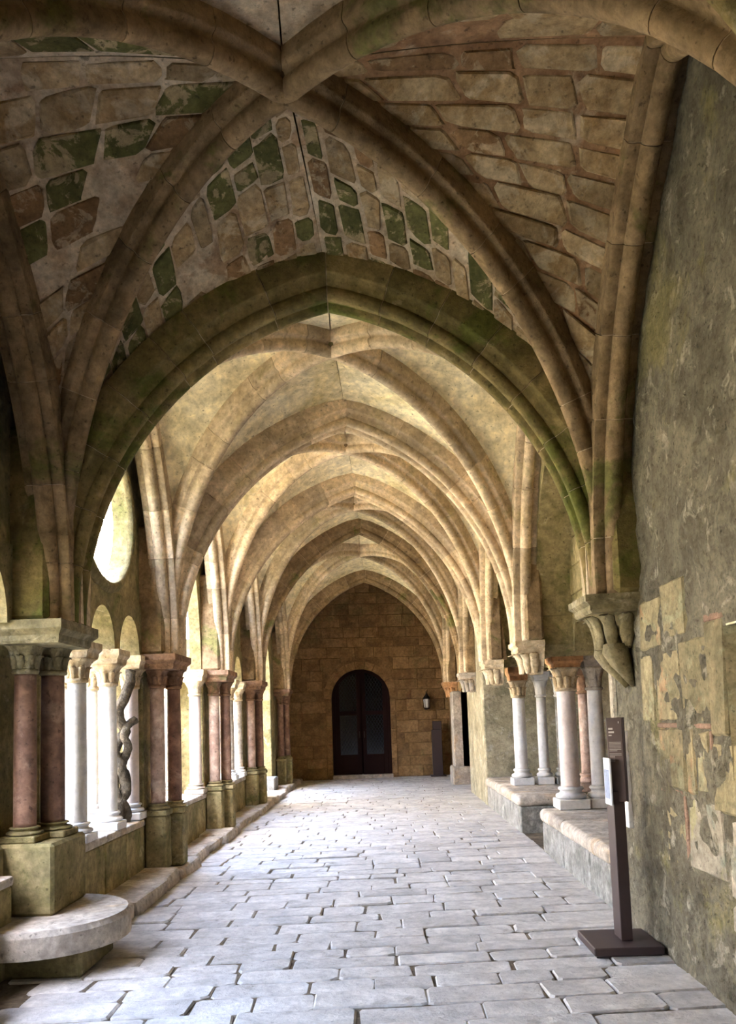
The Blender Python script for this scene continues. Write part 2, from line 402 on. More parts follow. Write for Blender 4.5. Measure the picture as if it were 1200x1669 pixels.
def lab_bay(k): return ['bay behind', 'bay', 'nearest', 'second', 'third', 'fourth', 'last'][k]
nst = 0
for b in range(6):
    l0, r0, l1, r1 = YL[b], YR[b], YL[b+1], YR[b+1]
    K = Vector(((XL+XR)/2-.06, (l0+r0+l1+r1)/4, KEY[b]))
    if b == 1: K.x, K.y = -.41, 3.98
    springs = [(Vector((XL-.07, l0+.17, ZL)), 'nl'), (Vector((XR+.07, r0+.17, ZR)), 'nr'), (Vector((XL-.07, l1-.17, ZL)), 'fl'), (Vector((XR+.07, r1-.17, ZR)), 'fr')]
    diag = {k: quarter(S, K) for S, k in springs}
    dax = {k: (K.x-S.x, K.y-S.y) for S, k in springs}
    ext = {k: offset(diag[k], dax[k], .22) for k in diag}
    # keep all ribs meeting at one crown height
    lw = pointed((XFL, l0+.26, ZL), (XFL, l1-.26, ZL), KEY[b]-.02); rw = pointed((XFR, r0+.26, ZR), (XFR, r1-.26, ZR), KEY[b]-.02)
    lwe = (offset(lw[0], (0, 1), .17), offset(lw[1], (0, -1), .17)); rwe = (offset(rw[0], (0, 1), .17), offset(rw[1], (0, -1), .17))
    ax = Vector((XR-XL, r0-l0)); ax1 = Vector((XR-XL, r1-l1))
    n0L = offset(arches[b][0], ax, .24); n0R = offset(arches[b][1], -ax, .24)
    n1L = offset(arches[b+1][0], ax1, .24); n1R = offset(arches[b+1][1], -ax1, .24)
    for pr_ in ((n0L, n0R), (n1L, n1R), lwe, rwe): snap(*pr_)
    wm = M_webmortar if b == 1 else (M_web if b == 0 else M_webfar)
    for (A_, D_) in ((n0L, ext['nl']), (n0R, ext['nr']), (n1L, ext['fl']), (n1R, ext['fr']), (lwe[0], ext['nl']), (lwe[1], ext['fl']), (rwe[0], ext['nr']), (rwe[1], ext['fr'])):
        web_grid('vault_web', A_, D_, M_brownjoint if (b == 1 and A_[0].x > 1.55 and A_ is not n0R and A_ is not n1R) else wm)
    cen = Vector((K.x, K.y, 2.5))
    if b == 1:
        green = [M_wgreen]*3+[M_wstone]*3+[M_wbrown]; tan = [M_wstone]*9+[M_wbrown]; left = [M_wstone]*3+[M_wbrown, M_wgreen]
        for (A_, D_, ms, w_, a0, a1) in ((n1L, ext['fl'], green, .17, .16, .34), (n1R, ext['fr'], green, .17, .16, .34), (lwe[1], ext['fl'], left, .2, .25, .5), (lwe[0], ext['nl'], left, .2, .25, .5),
                             (rwe[1], ext['fr'], tan, .19, .28, .5), (rwe[0], ext['nr'], tan, .19, .28, .5)):
            nst += web_stones(A_, D_, ms, vr, w_, a0, a1, cen, 1.0, .08)
    # diagonal ribs: two full ribs crossing
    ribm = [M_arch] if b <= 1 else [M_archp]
    for (s, e) in (('nl', 'fr'), ('nr', 'fl')):
        root = empty('diagonal_rib', (0, 0, 0)); 
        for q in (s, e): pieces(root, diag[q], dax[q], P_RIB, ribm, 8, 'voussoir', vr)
        wh = {0: 'overhead bay around the viewer', 1: 'nearest mossy bay', 2: 'second bay lit from the garden', 3: 'third bay', 4: 'fourth bay', 5: 'last bay before the door'}[b]
        tag(root, 'diagonal vault rib of the %s, from its near %s corner' % (wh, 'left' if s == 'nl' else 'right'), 'rib', 'diagonal ribs')['kind'] = 'structure'
    for (cur, axd, side) in ((lw, (0, 1), 'garden arcade'), (rw, (0, 1), 'solid wall')):
        root = empty('wall_rib', (0, 0, 0))
        pieces(root, cur[0], axd, P_WALL, ribm, 6, 'voussoir', vr); pieces(root, cur[1], (0, -1), P_WALL, ribm, 6, 'voussoir', vr)
        tag(root, 'wall rib against the %s in the %s' % (side, {0: 'bay around the viewer', 1: 'nearest bay', 2: 'second bay', 3: 'third bay', 4: 'fourth bay', 5: 'last bay'}[b]), 'rib', 'wall ribs')['kind'] = 'structure'
    boss = lathe('keystone', [(.03, -.012), (.07, -.004), (.10, .03), (.11, .08), (.11, .2)], M_arch, ceil, 14); boss.location = K + Vector((0, 0, .075))
for k in range(0, 7):
    root = empty('cross_arch', (0, 0, 0))
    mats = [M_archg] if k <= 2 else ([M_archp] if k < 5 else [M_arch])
    ax = Vector((XR-XL, YR[k]-YL[k]))
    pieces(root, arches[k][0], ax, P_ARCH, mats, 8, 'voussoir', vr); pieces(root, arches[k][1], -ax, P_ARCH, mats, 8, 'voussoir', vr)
    tag(root, ['pointed cross arch behind the viewer', 'pointed cross arch just overhead', 'large dark mossy pointed cross arch, nearest of the row', 'second pointed cross arch with pinkish mouldings', 'third pointed cross arch from the viewer', 'fourth pointed cross arch from the viewer', 'last pointed cross arch framing the end wall'][k], 'arch', 'pointed cross arches')['kind'] = 'structure'

# ------------------------------------------------------------------ left arcade
wl_ = struct(empty('wall_left', (0, 0, 0)), 'garden arcade wall with piers, low sill wall and traceried openings')
XF, XB = -2.43, -3.08
def arc(cy, cz, rad, a0, a1, n): return [(cy+rad*math.cos(math.radians(a0+(a1-a0)*i/n)), cz+rad*math.sin(math.radians(a0+(a1-a0)*i/n))) for i in range(n+1)]
def pier(y, y0=None, y1=None, hw=.3):
    box('pier', XF, -2.82, y-.22, y+.22, 0, 2.25, M_pierstone, wl_, .015)
    box('pier_head', XF, -2.58, y-hw, y+hw, 2.25, 5.75, M_pierstone, wl_, .015)
for k in (0, 1, 3, 4, 5): pier(YL[k])
box('pier', -2.62, -2.95, YL[2]-.3, YL[2]+.3, 0, 2.25, M_pierstone, wl_, .015)
box('pier_head', -2.5, -2.58, YL[2]-.3, YL[2]+.3, 2.25, 5.75, M_pierstone, wl_, .015)
box('jamb', -2.5, -2.85, 5.70, 6.0, .63, 2.25, M_pierstone, wl_, .02)
box('pier', -2.43, -2.9, 17.3, 20.9, 0, 5.75, M_pierstone, wl_, .015)
box('pier', -2.43, XB, -7, -.85, 0, 5.75, M_pierstone, wl_, .015)
# spandrel mass above each abacus where the arches gather
for k in range(0, 7):
    box('springer', XL-.12, XF-.05, YL[k]-.3, YL[k]+.3, ZL, 3.6, M_arch if k != 2 else M_archg, wl_, .03)
def sill(y0, y1, n, z=.63):
    """low wall under the arcade: blocks with open joints and sill stones"""
    w = (y1-y0)/n
    for i in range(n):
        a, b = y0+i*w, y0+(i+1)*w
        box('wall_block', -2.40, -3.04, a+.004, b-.004, 0, z-.07, M_pierstone, wl_, .012)
        box('sill_stone', -2.385, -3.1, a+.003, b-.003, z-.07, z+R.uniform(-.006, .006), M_bench, wl_, .02, .006, 2)
sill(YL[1]+.3, YL[2]-.3, 5); sill(YL[0]+.3, YL[1]-.3, 4); sill(YL[2]+.3, YL[3]-.3, 4); sill(YL[3]+.3, YL[4]-.3, 4); sill(YL[4]+.3, YL[5]-.3, 4)
def tracery(y0, y1, oculus):
    """three small arches below and a round opening above"""
    n = 3; w = (y1-y0)/n; rr = w/2-.07
    out = [(y0, 5.75), (y0, 2.25)]
    for i in range(n):
        c = y0+w*(i+.5)
        out += [(c-rr, 2.25)] + [(p[0], 2.25 + (p[1]-2.25)*1.25) for p in arc(c, 2.25, rr, 180, 0, 14)]
    out += [(y1, 2.25), (y1, 5.75)]
    low = [p for p in out if p[1] < 5]; low = [(y0, 2.78)] + low + [(y1, 2.78)]
    extrude_shape('arcade_spandrel', low, [], XF+.02, -2.80, M_pierstone, wl_)
    top = [(y0, 5.75), (y0, 2.78), (y1, 2.78), (y1, 5.75)]
    cy = (y0+y1)/2+.1
    if oculus is None:
        extrude_shape('light_blocking_tympanum', top, [], XF, XF-.15, M_pierstone, wl_); return  # solid panel added in place of an oculus to keep light out
    hole = arc(cy, oculus, .66, 0, 360, 40)[:-1]
    extrude_shape('oculus_wall', top, [hole], XF, XF-.15, M_pierstone, wl_)
    # moulded ring round the oculus
    v, f = [], []; prof = [(0, .66), (.05, .66), (.06, .70), (.03, .75), (0, .76)]
    for i in range(40):
        a = 2*PI*i/40
        for (dx, rad) in prof: v.append((XF+dx, cy+rad*math.cos(a), oculus+rad*math.sin(a)))
    k = len(prof)
    for i in range(40):
        j = (i+1) % 40
        for q in range(k-1): f.append((i*k+q, i*k+q+1, j*k+q+1, j*k+q))
    pyobj('oculus_ring', v, f, M_pierstone, wl_, True)
tracery(YL[2]+.3, YL[3]-.3, 3.50)
tracery(YL[4]+.3, YL[5]-.3, 3.55)
def open_arch(y0, y1, apex, zs=2.27):
    out = [(y0, 5.75), (y0, zs)]
    a, b = pointed((0, y0+.02, zs), (0, y1-.02, zs), apex)
    out += [(p.y, p.z) for p in a] + [(p.y, p.z) for p in reversed(b)][1:] + [(y1, zs), (y1, 5.75)]
    extrude_shape('open_arch', out, [], XF, -2.58, M_pierstone, wl_)
open_arch(YL[3]+.3, YL[4]-.3, 4.7); tracery(YL[1]+.3, YL[2]-.3, None)  # unseen nearest bay left without an oculus to darken its vault
box('light_blocking_infill', XF, XB, YL[0]+.3, YL[1]-.3, .5, 5.75, M_pierstone, wl_, 0)  # unseen infill added to dim the vault around the viewer
box('light_blocking_infill', XF, XB, YL[5]+.3, 15.3, 0, 5.75, M_pierstone, wl_, 0)  # hidden infill added to narrow the opening and darken the end wall
open_arch(15.3, 17.3, 3.9)
box('door_block', -2.3, -2.75, 16.7, 17.3, 0, .36, M_grey, wl_, .02)
# kerb along the arcade
kb = struct(empty('kerb', (0, 0, 0)), 'worn stone kerb at the foot of the garden arcade')
kr = random.Random(5); y = 5.75
while y < 19.5:
    ln = kr.uniform(.5, .95); ex = kr.uniform(-.03, .03)
    box('kerb_stone', -2.06+ex, -2.46, y+.006, y+ln-.006, -.02, .12+kr.uniform(-.02, .02), M_bench, kb, .03, .028, 2)
    y += ln
# ------------------------------------------------------------------ columns
CACHE = {}
def cached(key, fn):
    """build a mesh object once, afterwards copy it with shared data"""
    if key not in CACHE:
        o = fn(); CACHE[key] = o.data; return o
    o = bpy.data.objects.new(key.split('|')[0], CACHE[key]); COL.objects.link(o); return o
def part(key, fn, parent, mat, loc=(0, 0, 0)):
    o = cached(key, fn); o.parent = parent; o.location = loc
    return o
def capital_mesh(name, r0, a, h, mat, leaf=True):
    n, m = 32, 9; v, f = [], []
    for j in range(m):
        t = j/(m-1); sq = t**2.8
        for i in range(n):
            th = 2*PI*i/n; c, s = math.cos(th), math.sin(th)
            p = 2+6*sq; sup = 1/((abs(c)**p+abs(s)**p)**(1/p))
            rad = (r0*(1-sq) + a*sq*(sup if sq > .1 else 1)*.98) if sq > 0 else r0
            rad = r0 + (a*sup - r0)*sq
            if leaf:
                rad += .010*math.sin(PI*min(1, t*1.9))*abs(math.cos(4*th)) - .010*math.sin(PI*t)*(abs(math.sin(8*th)))
                rad += .012*max(0, math.sin(PI*(t-.4)/.5))*abs(math.cos(4*th+PI/4)) if .4 < t < .9 else 0
            v.append((rad*c, rad*s, h*t))
    for j in range(m-1):
        for i in range(n): f.append((j*n+i, j*n+(i+1) % n, (j+1)*n+(i+1) % n, (j+1)*n+i))
    f.append(tuple(range(n-1, -1, -1))); f.append(tuple((m-1)*n+i for i in range(n)))
    return pyobj(name, v, f, mat, None, True)
def leaf_mesh(name, w, h, out, mat):
    """a curling carved leaf, root at the origin, growing up and bending to +x"""
    v, f = [], []; m = 6
    for side in (0, 1):
        for j in range(m):
            t = j/(m-1); ww = w*(math.sin(PI*(.2+.68*t)))*(1.12 if j % 2 else .9); x = out*(t**1.7) + .012; z = h*math.sin(t*1.95)/math.sin(1.57)
            th_ = -.012 if side else 0
            for s in (-1, -.5, 0, .5, 1): v.append((x+th_ - .016*s*s + (.010 if abs(s) == .5 else 0), s*ww/2, z))
    k = 5
    for j in range(m-1):
        for i in range(k-1):
            q = j*k+i; f.append((q, q+1, q+k+1, q+k)); q += m*k; f.append((q, q+k, q+k+1, q+1))
    o = m*k
    for j in range(m-1):
        f.append((j*k, (j+1)*k, o+(j+1)*k, o+j*k)); f.append((j*k+k-1, o+j*k+k-1, o+(j+1)*k+k-1, (j+1)*k+k-1))
    f.append(tuple((m-1)*k+i for i in range(k)) + tuple(o+(m-1)*k+i for i in reversed(range(k))))
    return pyobj(name, v, f, mat, None, True)
def abacus_mesh(name, a, b, h, mat):
    bm = bmesh.new()
    prof = [(.80, 0), (.84, .12*h), (.86, .35*h), (.98, .55*h), (1, .6*h), (1, h)]
    rings = []
    for (s, z) in prof: rings.append([bm.verts.new((a*s*x, b*s*y_, z)) for x, y_ in ((-1, -1), (1, -1), (1, 1), (-1, 1))])
    for q in range(len(rings)-1):
        for i in range(4): bm.faces.new((rings[q][i], rings[q][(i+1) % 4], rings[q+1][(i+1) % 4], rings[q+1][i]))
    bm.faces.new(rings[0][::-1]); bm.faces.new(rings[-1])
    return bmobj(name, bm, mat)
def column(x, y, label, group, zped, zb, zs0, zs1, zc, za, rad, msh, mcap, mbase, ped=None, abac=True, leaves=False, aw=None, capmat=None):
    """zped pedestal foot, zb plinth foot, zs0..zs1 shaft, zc capital top, za abacus top"""
    root = empty('column', (x, y, zped if ped else zb)); z0 = zped if ped else zb
    tagn = '%.3f' % rad
    if ped:
        w = ped; hh = zb-zped
        part('pedestal|%s%.2f%.2f' % (mbase.name, w, hh), lambda: box('pedestal', -w/2, w/2, -w/2, w/2, 0, hh, mbase, None, .03, 0, 2), root, mbase)
    pw = rad*1.62; ph = (zs0-zb)*.45; bh = (zs0-zb)-ph
    part('plinth|%s%s%.3f' % (mbase.name, tagn, ph), lambda: box('plinth', -pw, pw, -pw, pw, 0, ph, mbase, None, .008), root, mbase, (0, 0, zb-z0))
    part('base|%s%s%.3f' % (mbase.name, tagn, bh), lambda: lathe('base', [(rad*1.3, 0), (rad*1.58, bh*.12), (rad*1.62, bh*.28), (rad*1.5, bh*.42), (rad*1.22, bh*.48), (rad*1.13, bh*.62), (rad*1.2, bh*.74), (rad*1.32, bh*.78), (rad*1.33, bh*.9), (rad*1.2, bh), (rad, bh)], mbase, None, 22), root, mbase, (0, 0, zb-z0+ph))
    sh = zs1-zs0
    part('shaft|%s%s%.3f' % (msh.name, tagn, sh), lambda: lathe('shaft', [(rad, 0), (rad, .03), (rad*1.0, sh*.5), (rad*.95, sh-.02), (rad*.96, sh)], msh, None, 22), root, msh, (0, 0, zs0-z0))
    part('necking|%s%s' % (mcap.name, tagn), lambda: lathe('necking', [(rad*.95, -.02), (rad*1.14, -.014), (rad*1.2, 0), (rad*1.14, .014), (rad*.95, .02)], mcap, None, 20), root, mcap, (0, 0, zs1-z0+.018))
    a = aw or rad*1.75; ch = zc-zs1-.03
    cp = part('capital|%s%s%.3f%.3f' % (mcap.name, tagn, ch, a), lambda: capital_mesh('capital', rad*.98, a, ch, mcap), root, mcap, (0, 0, zs1-z0+.03))
    if leaves:
        for i in range(8):
            lf = part('leaf|%s%s' % (mcap.name, tagn), lambda: leaf_mesh('leaf', rad*.74, ch*.55, rad*.5, mcap), cp, mcap, (rad*1.0*math.cos(PI*i/4), rad*1.0*math.sin(PI*i/4), .005)); lf.rotation_euler.z = PI*i/4
        for i in range(4):
            an = PI/4+PI/2*i
            lf = part('leaf|%s%s.c' % (mcap.name, tagn), lambda: leaf_mesh('leaf', rad*.7, ch*.86, rad*1.0, mcap), cp, mcap, (rad*1.05*math.cos(an), rad*1.05*math.sin(an), .03)); lf.rotation_euler.z = an
    if abac:
        part('abacus|%s%s%.3f' % (mcap.name, tagn, za-zc), lambda: abacus_mesh('abacus', a*1.12, a*1.12, za-zc, capmat or mcap), root, mcap, (0, 0, zc-z0))
    tag(root, label, 'column', group); root['kind'] = 'thing'
    return root
G1 = 'arcade pier columns'; G2 = 'sill wall columns'; G3 = 'chapter house columns'
# pier 1, close on the left
column(-2.44, 5.36, 'pale red marble column on tall pedestal, nearest pier at far left, outer of two', G1, .34, .80, .90, 1.93, 2.13, 2.27, .075, M_red, M_capg, M_pierstone, .235, False, True, .12)
column(-2.35, 5.60, 'dark red marble column at nearest pier, beside the white column', G1, .34, .80, .90, 1.93, 2.13, 2.27, .082, M_red, M_capg, M_pierstone, .235, False, True, .12)
column(-2.66, 5.02, 'shadowed column cut by the left picture edge behind the nearest pier', G1, .34, .80, .90, 1.93, 2.13, 2.27, .075, M_red, M_capg, M_pierstone, .235, False, True, .12)
# piers 2 to 5
nm = {3: 'second pier', 4: 'third pier', 5: 'fourth pier', 6: 'last dark pier'}
for k in (3, 4, 5, 6):
    mm = {3: (M_pinkm, M_red), 4: (M_pinkm, M_red), 5: (M_pinkm, M_red), 6: (M_red, M_red)}[k]
    column(-2.31, YL[k]-.11, 'pink marble column of the pair on the %s, nearer one' % nm[k], G1, .1, .64, .76, 1.93, 2.12, 2.27, .073, mm[0], M_capr, M_pierstone, .215, False, k == 3, .115)
    column(-2.2, YL[k]+.12, 'brown-red marble column of the pair on the %s, farther one' % nm[k], G1, .1, .64, .76, 1.93, 2.12, 2.27, .073, mm[1], M_capr, M_pierstone, .215, False, k == 3, .115)
for k in range(2, 7):
    o = abacus_mesh('impost_slab', .24 if k == 2 else .22, .34, .15, M_capg if k == 2 else M_capr); o.parent = wl_; o.location = (-2.31 if k == 2 else -2.28, YL[k], 2.12)
for k in (0, 1):
    box('impost_slab', -2.06, -2.5, YL[k]-.3, YL[k]+.3, 2.12, 2.27, M_capr, wl_, .02)
    box('pier_front', -2.12, -2.45, YL[k]-.25, YL[k]+.25, 0, 2.12, M_pierstone, wl_, .03)
# white columns of the second bay
a0, a1 = YL[2]+.3, YL[3]-.3; w3 = (a1-a0)/3
def wcol(x, y, lab, m=M_white, mc=M_cap, lv=True): column(x, y, lab, G2, .63, .63, .79, 1.92, 2.12, 2.25, .078, m, mc, M_white, None, True, lv, .14)
wcol(-2.50, a0+w3, 'white marble column nearest the dark pier, beside leafy garden gap')
wcol(-2.93, a0+w3, 'white marble column on garden side, behind the first white column')
wcol(-2.50, a0+2*w3, 'bright white marble column beside the twisted vine trunk', M_white)
wcol(-2.93, a0+2*w3, 'white marble column on garden side, behind the vine trunk pair')
wcol(-2.52, a1-.02, 'greyish white marble column against second pier, behind the vine', M_pinkw)
wcol(-2.93, a1-.02, 'slim white column on garden side of the second pier')
# third bay jamb, fourth bay
b1 = YL[4]-.3
column(-2.50, b1-.12, 'pale column on sill in front of third pier, beside pink column', G2, .63, .63, .76, 1.92, 2.12, 2.27, .078, M_pinkw, M_cap, M_bench, None, True, False, .14)
column(-2.86, b1-.12, 'pale pink veined column on garden side of the third pier', G2, .63, .63, .76, 1.92, 2.12, 2.27, .078, M_pinkm, M_cap, M_bench, None, True, False, .14)
c0, c1 = YL[4]+.3, YL[5]-.3; w4 = (c1-c0)/3
for i, lab in ((1, 'cream column of the fourth bay arcade, nearer one'), (2, 'cream column of the fourth bay arcade, next to fourth pier')):
    wcol(-2.50, c0+w4*i, lab, M_bench, M_cap, False); wcol(-2.93, c0+w4*i, lab.replace('cream column', 'garden side cream column'), M_bench, M_cap, False)
wcol(-2.50, c1-.05, 'cream column engaged with the fourth pier', M_bench, M_cap, False)

# round slab under pier 1, bench end at the frame edge
pb = struct(empty('pier_foot', (0, 0, 0)), 'stone foot of the nearest arcade pier')
bm = bmesh.new()
pts = [(-2.75, 4.78), (-2.3, 4.78)] + [(-2.30+.56*math.cos(math.radians(a)), 5.34+.56*math.sin(math.radians(a))) for a in range(-90, 91, 10)] + [(-2.3, 5.92), (-2.75, 5.92)]
lo_ = [bm.verts.new((p[0], p[1], .17)) for p in pts]; m1 = [bm.verts.new((p[0], p[1], .30)) for p in pts]
hi_ = [bm.verts.new((-2.4+(p[0]+2.4)*.97, 5.34+(p[1]-5.34)*.97, .335)) for p in pts]; k = len(pts)
for i in range(k):
    j = (i+1) % k; bm.faces.new((lo_[i], lo_[j], m1[j], m1[i])); bm.faces.new((m1[i], m1[j], hi_[j], hi_[i]))
bm.faces.new(hi_); bm.faces.new(lo_[::-1])
tag(bmobj('round_slab', bm, M_bench), 'half round stone slab projecting under the nearest red columns', 'slab')
box('support_block', -2.6, -1.92, 5.0, 5.6, 0, .17, M_pierstone, pb, .02)
box('pier_block', -2.62, -2.18, 5.2, 5.78, .335, .80, M_pierstone, pb, .02)
box('pier_block', -3.08, -2.5, 4.7, 5.2, 0, .80, M_pierstone, pb, .02)
bm = bmesh.new(); bbox(bm, -2.75, -2.13, 3.0, 4.42, 0, .3, .09, 0, R, 4)
tag(bmobj('stone_bench', bm, M_bench, None, True), 'rounded end of a low stone bench at left picture edge', 'bench')

# ------------------------------------------------------------------ right wall
XW = 1.74
wr = struct(empty('wall_right', (0, 0, 0)), 'lichened rubble wall with ashlar patches, corbels and chapter house openings')
def rough_wall(name, y0, y1, z0, z1, x, mat, step, amp, hole=None):
    ny, nz = int((y1-y0)/step), int((z1-z0)/step); v, f = [], []
    for i in range(ny+1):
        for j in range(nz+1):
            yy, zz = y0+(y1-y0)*i/ny, z0+(z1-z0)*j/nz
            nn = noise.fractal(Vector((x, yy*2.2, zz*2.2)), 1.0, 2.0, 4)*amp + noise.noise(Vector((3, yy*9, zz*9)))*amp*.4 + noise.noise(Vector((7, yy*23, zz*17)))*amp*.25
            v.append((x+nn, yy, zz))
    for i in range(ny):
        for j in range(nz):
            yc, zc = y0+(y1-y0)*(i+.5)/ny, z0+(z1-z0)*(j+.5)/nz
            if hole and hole[0] < yc < hole[1] and hole[2] < zc < hole[3]: continue
            q = i*(nz+1)+j; f.append((q, q+1, q+nz+2, q+nz+1))
    return pyobj(name, v, f, mat, wr, True)
NI = (2.9, 3.95, 1.12, 1.95)
rough_wall('rubble_face', -7, 5.96, -.05, 5.75, XW, M_rubble, .03, .024, NI)
# niche
pyobj('niche_lining', [(XW-.01, NI[1], NI[2]), (XW-.01, NI[1], NI[3]), (XW+.12, NI[1]-.12, NI[2]), (XW+.12, NI[1]-.12, NI[3]), (XW+.5, NI[1]-.12, NI[2]), (XW+.5, NI[1]-.12, NI[3]), (XW+.5, NI[0], NI[2]), (XW+.5, NI[0], NI[3]), (XW-.01, NI[0], NI[2]), (XW-.01, NI[0], NI[3])],
      [(0, 2, 3, 1), (2, 4, 5, 3), (4, 6, 7, 5), (6, 8, 9, 7), (1, 3, 5, 7, 9), (0, 8, 6, 4, 2)], M_ashlar, wr)
for (y0, y1, z0, z1, m) in [(3.97, 4.19, 1.40, 2.0, M_ashlar), (4.2, 4.56, 1.46, 1.93, M_ashlar), (4.58, 4.98, 1.47, 1.9, M_ashlar), (4.8, 4.99, 1.07, 1.43, M_ashlar), (4.56, 4.78, 1.07, 1.43, M_ashlar), (4.42, 4.545, 1.06, 1.44, M_ashlar),
                            (4.23, 4.40, 1.08, 1.42, M_ashlar), (3.9, 4.2, 1.0, 1.36, M_ashlar), (4.12, 4.6, .64, 1.04, M_ashlarw), (4.64, 4.92, .62, 1.02, M_ashlar), (3.7, 4.09, .58, .98, M_ashlarw), (4.45, 4.8, 1.96, 2.3, M_ashlar), (4.84, 5.2, 1.93, 2.25, M_ashlar), (5.02, 5.25, 1.46, 1.9, M_ashlar), (3.62, 4.1, .2, .55, M_ashlarw)]:
    box('ashlar_block', XW-R.uniform(.004, .012), XW+.1, y0, y1, z0, z1, m, wr, .014, .012)
for (y0, y1, z0, z1) in [(4.2, 5.0, 1.43, 1.462), (4.65, 5.0, 1.035, 1.07), (4.605, 4.638, .62, 1.04), (3.97, 4.2, 2.0, 2.04), (4.2, 4.23, 1.05, 1.42)]:
    box('mortar_band', XW-.003, XW+.1, y0, y1, z0, z1, M_redmortar, wr, .006, .006)
box('jamb_stone', XW-.015, 2.3, 5.86, 5.98, 0, 5.75, M_ashlarw, wr, .02)
bm = bmesh.new(); bbox(bm, XW-.03, XW+.02, 5.62, 5.84, .72, 1.40, .004)
tag(bmobj('wall_plaque', bm, M_white), 'blank white panel on the wall edge beside the brown sign', 'panel')
# chapter house wall: piers above the columns, recessed tympana, jamb walls
def rpier(y0, y1, zb):
    bm = bmesh.new()
    sec = [(y0, 5.75), (y0, zb+.12), (y0+.1, zb), (y1-.1, zb), (y1, zb+.12), (y1, 5.75)]
    A = [bm.verts.new((XW, p[0], p[1] + 0)) for p in sec]; B_ = [bm.verts.new((2.75, p[0], p[1])) for p in sec]
    for i in range(6): j = (i+1) % 6; bm.faces.new((A[i], A[j], B_[j], B_[i]))
    bm.faces.new(A[::-1]); bm.faces.new(B_); bmobj('wall_pier', bm, M_pierstone, wr)
rpier(8.55, 9.2, 2.16); rpier(11.55, 12.3, 2.24)
def tymp(y0, y1, apex, x0, x1, zs=2.2, two=False):
    n = 2 if two else 1; w = (y1-y0)/n; out = [(y0, 5.75), (y0, zs)]
    for i in range(n):
        a, b = pointed((0, y0+i*w+.03, zs), (0, y0+(i+1)*w-.03, zs), apex)
        out += [(p.y, p.z) for p in a] + [(p.y, p.z) for p in reversed(b)][1:]
    out += [(y1, zs), (y1, 5.75)]
    extrude_shape('tympanum', out, [], x0, x1, M_pierstone, wr)
tymp(5.96, 8.55, 2.75, 2.12, 2.7, 2.2, True); tymp(9.2, 11.55, 3.3, 2.12, 2.7, 2.2); tymp(12.3, 13.6, 2.75, 2.12, 2.7, 2.2)
tymp(5.96, 8.55, 4.3, XW, 2.12, 2.6); tymp(9.2, 11.55, 4.3, XW, 2.12, 2.6); tymp(12.3, 13.6, 3.9, XW, 2.12, 2.6)
# ashlar courses in the recessed tympana
for (y0, y1, zz) in ((6.3, 8.5, 2.8), (9.6, 11.5, 3.4)):
    z = zz; 
    while z < 4.2:
        yy = y0
        while yy < y1-.1:
            w_ = min(R.uniform(.4, .6), y1-yy)
            box('tympanum_block', 2.10, 2.2, yy+.006, yy+w_-.006, z+.006, z+.29, M_pierstone, wr, .008); yy += w_
        z += .3
# walls round the chapter house (dark room)
box('chapter_wall', 2.2, 8, 5.4, 5.96, -.05, 5.75, M_endwall, wr, 0); box('chapter_wall', 7.6, 8, 5.9, 14, -.05, 5.75, M_endwall, wr, 0)
box('chapter_wall', XW+.02, 8, 13.6, 14.0, -.05, 5.75, M_farwall, wr, .02); box('chapter_ceiling', 2.7, 8, 5.9, 13.7, 4.3, 4.5, M_endwall, wr, 0)
box('wall_far', XW+.03, 2.4, 14.0, 16.2, -.05, 5.75, M_farwall, wr, .02)
box('doorway_head', XW+.06, 2.4, 16.2, 17.9, 2.15, 5.75, M_pierstone, wr, .02); box('doorway_back', 2.35, 2.5, 16.0, 18.2, -.05, 2.3, M_endwall, wr, 0)
box('pilaster', 1.62, 2.4, 17.9, 18.5, -.02, 2.1, M_bench, wr, .02); box('pilaster_foot', 1.56, 2.0, 17.8, 18.56, -.02, .4, M_bench, wr, .03)
box('wall_far', XW+.06, 2.4, 17.9, 21.6, -.05, 5.75, M_endwall, wr, .02)
# benches
def bench(y0, y1, label):
    root = empty('stone_bench', (1.75, y0, 0)); n = max(2, int((y1-y0)/.8)); w = (y1-y0)/n
    def add(o): o.parent = root; o.location = (-1.75, -y0, 0)
    for i in range(n):
        a, b = y0+i*w, y0+(i+1)*w
        add(box('bench_block', 1.765, 2.65, a+.003, b-.003, -.02, .33, M_grey, None, .012, .004))
        bm = bmesh.new(); bbox(bm, 1.73, 2.68, a+.003, b-.003, .33, .48, .06, .006, R, 4); add(bmobj('bench_slab', bm, M_bench, None, True))
    tag(root, label, 'bench', 'chapter house benches')
bench(5.98, 8.98, 'worn stone bench wall behind the brown sign, under the large pinkish column'); bench(10.39, 13.6, 'worn stone bench wall beyond the doorway gap, with grey side')
# chapter house columns
def ccol(x, y, lab, m, mc, rad=.095, lv=True, ab=None, za=2.16): column(x, y, lab, G3, .48, .48, .72, 1.78, 2.04, za, rad, m, mc, m if m is not M_pinkw else M_white, None, True, lv, rad*1.5, ab)
ccol(2.08, 8.88, 'thick pinkish white marble column with leafy capital, right side, nearest', M_pinkw, M_cap, .105, True, M_orange)
ccol(2.40, 8.88, 'white column just behind the brown sign top', M_white, M_bench, .085, False)
ccol(2.08, 11.95, 'grey white marble column with leafy capital under an orange block', M_white, M_cap, .095, True, M_orange, 2.24)
ccol(2.42, 11.95, 'pale grey column behind the farther leafy column, left of a pair', M_white, M_white, .075, False); ccol(2.70, 11.95, 'pale grey column behind the farther leafy column, right of a pair', M_grey, M_white, .075, False)
ccol(2.75, 10.7, 'shadowed column standing inside the chapter house opening', M_pinkm, M_capr, .085, False)
